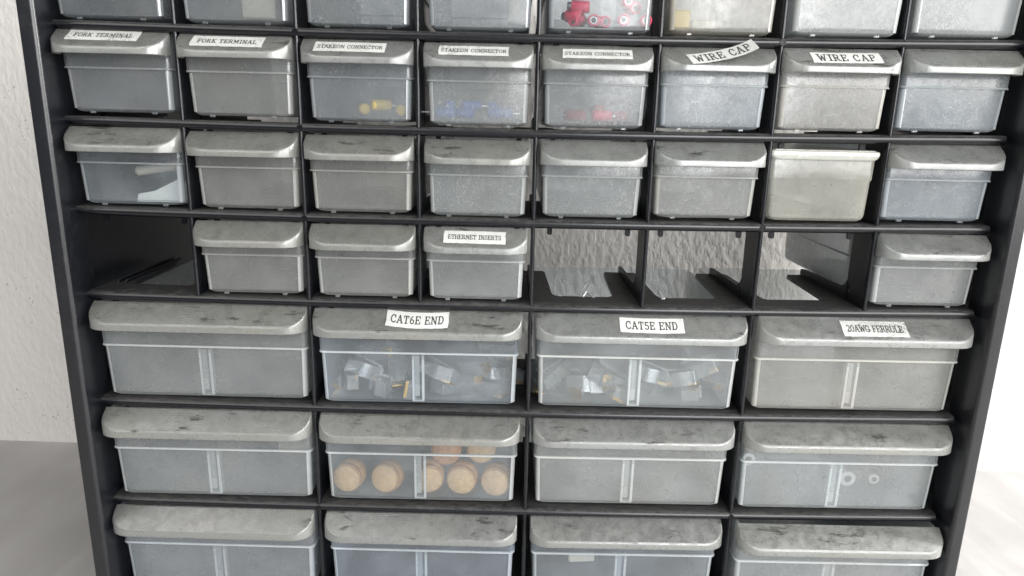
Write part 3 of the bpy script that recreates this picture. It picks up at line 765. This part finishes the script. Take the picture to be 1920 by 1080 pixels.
# crimp connectors in other small drawers
def crimp(x, y, z, rz, rx, m, label, group):
    root = empty('crimp_connector', (x, y-4.5, z), label, 'connector', group, rot=(math.radians(rx), 0, math.radians(rz)))
    mb = MB(); cyl(mb, 'y', 2.8, 10, 16, .5); mb.obj('sleeve', m, root, angle=50)
    mb = MB(); mb.box(-2.6, 2.6, 10, 17, -.4, .4, .15); mb.obj('tongue', M['metal'], root)
crimp(-88, 9, -38.5, 20, 0, M['yellow'], 'yellow crimp connector left in the STAKEON drawer', 'crimp connectors')
crimp(-84.5, 9, -36.5, -60, 0, M['yellow'], 'yellow crimp connector resting across the left yellow one', 'crimp connectors')
crimp(-69.5, 9, -38.8, 0, 0, M['yellow'], 'yellow crimp connector near the right corner of its drawer', 'crimp connectors')
for i, (x, z, a) in enumerate([(-42, -39.6, 80), (-44.5, -36.2, 10), (-38.5, -36, -70), (-33, -39.7, 60), (-25, -39.5, -80), (-21, -36.6, 30), (-14.5, -39.6, 5)]):
    crimp(x, 10+(i % 3)*2, z+.3, a, 0, M['blue'], ['blue crimp connector farthest left in its drawer', 'blue crimp connector second from left in its drawer', 'blue crimp connector lying on top in the middle', 'blue crimp connector at the middle of the floor', 'blue crimp connector right of the middle', 'blue crimp connector lying on top at right', 'blue crimp connector in the right corner'][i], 'crimp connectors')
for i, (x, z, a) in enumerate([(25.5, -40, 80), (17, -40, 0), (29, -40, -75), (33, -37, 10), (46, -40, 50)]):
    crimp(x, 10+(i % 2)*3, z+.6, a, 0, M['maroon'] if i != 2 else M['red'], ['dark red crimp connector farthest left in its drawer', 'dark red crimp connector seen end-on', 'bright red crimp connector at the drawer middle', 'dark red crimp connector on top of the bright red one', 'dark red crimp connector near the right side'][i], 'crimp connectors')
# solitary things seen dimly
def thingbox(name, x, y, z, sx, sy, sz, m, label, cat, rot=(0, 0, 0), bev=.8):
    mb = MB(); mb.box(-sx/2, sx/2, 0, sy, 0, sz, bev); o = mb.obj(name, m); o.location = (x*MM, y*MM, z*MM); o.rotation_euler = rot
    return tag(o, label, cat)
# white bracket and beige stick in second row first drawer
mb = MB()
poly = [(-14, 0), (13, 0), (13, 10.5), (9, 12.5), (-4, 6.0), (-13, 4.2)]
mb.rings([[(p, y, q) for p, q in poly] for y in (0, 2.2)], True, True)
o = mb.obj('plastic_bracket', M['white']); o.location = (-199*MM, 8.5*MM, -89.4*MM); o.rotation_euler = (math.radians(-6), 0, 0); tag(o, 'white plastic bracket leaning inside the small drawer', 'bracket')
mb = MB(); cyl(mb, 'y', 2.6, 26, 16, 1.2); o = mb.obj('wire_connector', M['beige']); o.location = (-214*MM, 12*MM, -73.5*MM); o.rotation_euler = (math.radians(8), 0, math.radians(-72)); tag(o, 'beige cylindrical piece above the white bracket', 'connector')
thingbox('connector_block', -9-2, 9, 5.5, 10, 12, 11, M['beige'], 'tan block at the right of a dusty top drawer', 'connector block')
thingbox('connector_block', 72, 9, 4.2, 9, 14, 9, M['yellow'], 'yellow block behind the left of a top drawer', 'connector block')
thingbox('connector_block', 84, 12, 4.2, 12, 14, 5, M['beige'], 'low beige block right of the yellow block', 'connector block')
thingbox('connector_block', -142, 10, 4.6, 17, 14, 15, M['beige'], 'beige block at lower right of the second top drawer', 'connector block')
thingbox('packing_foam', -140, 42, -253, 36, 30, 32, M['beige'], 'beige foam block in the right half of the wide drawer', 'foam')
thingbox('plastic_strip', 36, 11, -306, 16, 4, 5, M['cream'], 'pale strip standing in the bottom wide drawer', 'strip', rot=(0, math.radians(-4), 0))
thingbox('name_plate', 24, 20, -229.5, 17, 3, 7, M['cream'], 'cream tag held high at the left of the wide drawer', 'tag')
thingbox('name_plate', 66, 24, -234, 14, 3, 7, M['cream'], 'cream tag right of the middle slot in the wide drawer', 'tag')
for i, (x, y, z, rr) in enumerate([(131, 10, -233.5, 4.4), (193, 14, -247, 5.2), (210, 16, -248, 3.6)]):
    mb = MB(); cyl(mb, 'y', rr, 7, 20, .6, hole=rr*.45); o = mb.obj('metal_ferrule', M['metal']); o.location = (x*MM, y*MM, z*MM)
    tag(o, ['bright metal ring near the left corner of the wide drawer', 'metal ring right of the slot in the wide drawer', 'smaller metal ring near the right of the wide drawer'][i], 'ferrule')
thingbox('blue_packet', -138, 16, -206+1.0, 40, 20, 1.0, simple('blue_paper', (.02, .14, .32), .6), 'blue packet showing in the gap over the wide drawer', 'packet', bev=.2)
thingbox('clear_bag', 62, 14, -267.2, 34, 30, .8, M['clearplug'], 'clear plastic bag sticking out over the bottom wide drawer', 'bag', bev=.2)

# network plugs
def plug_meshes():
    b = MB(); rr = []
    for y, hx, lo, hi in ((-10.5, 5.5, -3.8, 3.8), (-10, 5.8, -4, 4), (2.5, 5.8, -4, 4), (3, 4.8, -3.3, 3.6), (10.5, 4.6, -3.2, 3.5), (10.8, 4.3, -3, 3.3)):
        rr.append([(-hx, y, lo), (hx, y, lo), (hx, y, hi), (-hx, y, hi)])
    b.rings(rr, True, True)
    l = MB(); l.rings([[(-3, y, zz), (3, y, zz), (3, y, zz+.9), (-3, y, zz+.9)] for y, zz in ((-9.5, 4.1), (2, 6.0), (8, 6.8))], True, True)
    g = MB(); pr = []
    for i in range(8): pr += [(-4.5+i*1.15, -4.1), (-3.75+i*1.15, -4.1), (-3.75+i*1.15, -3.2), (-3.35+i*1.15, -3.2)]
    pr += [(4.6, -2.4), (-4.5, -2.4)]
    g.rings([[(x, y, z) for x, z in pr] for y in (-10.9, -5.5)], True, True)
    return b.obj('plug_body', M['clearplug']), g.obj('contacts', M['gold']), l.obj('latch', M['clearplug'])
PL = plug_meshes()
for o in PL: C.objects.unlink(o)
spots = {
 'CAT6E': [(-113, 24, -196, 30, 10, 40), (-104, 16, -193, 200, 0, 90), (-95, 13, -187, 100, 20, 10), (-90, 20, -178, 60, -30, 40), (-82, 12, -195, 170, 0, 80), (-76, 14, -186, 20, 40, 0),
           (-68, 12, -195, 10, 0, 100), (-52, 12, -188, 70, 10, 30), (-47, 15, -196, 150, 5, 0), (-37, 13, -195, 95, 0, 170), (-30, 14, -183, 40, -25, 60), (-22, 12, -195, 60, 0, 0), (-14, 13, -189, 120, 15, 20), (-18, 20, -176, 80, 0, 10)],
 'CAT5E': [(8, 20, -192, 20, 30, 20), (14, 13, -187, 130, -25, 10), (22, 14, -195, 60, 0, 60), (27, 12, -193, 175, 30, 0), (38, 15, -194, 100, 0, 120), (46, 13, -188, 80, 20, 0), (50, 13, -196, 20, 0, 30),
           (70, 13, -186, 85, 10, 10), (77, 20, -194, 140, 0, 70), (88, 13, -190, 60, -20, 20), (96, 14, -196, 160, 0, 10), (104, 15, -189, 90, 15, 40), (99, 12, -182, 65, -30, 0)]}
pos_words = ['farthest left', 'second from left', 'third from left', 'raised, fourth from left', 'fifth from left', 'tilted up, sixth from left', 'just left of the slot', 'just right of the slot', 'low, right of the slot', 'flat, in the right half', 'raised in the right half', 'low, near the right end', 'rightmost', 'topmost at the right']
for k, L in spots.items():
    for i, (x, y, z, az, el, ro) in enumerate(L):
        root = empty('network_plug', (x, y+3.5, z+sag(x)+4), f'clear network plug in the {k} END drawer, {pos_words[i]}', 'network plug', 'clear network plugs in the wide drawers', rot=Euler((math.radians(el), math.radians(ro), math.radians(az))))
        for src in PL:
            o = src.copy(); C.objects.link(o); o.parent = root
# loose clear bits on the shelf of the empty bays
for i, (x, y, z, el, az, s_) in enumerate([(28.5, 13, -138.2, 42, -38, .42), (36, 15, -138.9, 10, 40, .25), (74.5, 13, -138.6, 30, 20, .30), (17.5, 17, -139, 5, 70, .2)]):
    mb = MB(); mb.box(-3.4, 3.4, 0, 17, -1.4, 1.4, .5)
    if i: mb.v = [(p*(1-q/26), q, s2) for p, q, s2 in mb.v]
    mb.v = [(p*s_*1.2, q*s_*1.3, s2*s_*1.2) for p, q, s2 in mb.v]
    o = mb.obj('plastic_fragment', M['clearplug']); o.location = (x*MM, y*MM, (z+.4)*MM); o.rotation_euler = (math.radians(el), 0, math.radians(az))
    tag(o, ['clear oblong plastic fragment standing on the shelf of the empty bay', 'tiny clear chip right of the clear oblong fragment', 'pointed clear chip on the shelf of the middle empty bay', 'tiny grey chip by the left ledge of the empty bay'][i], 'fragment')
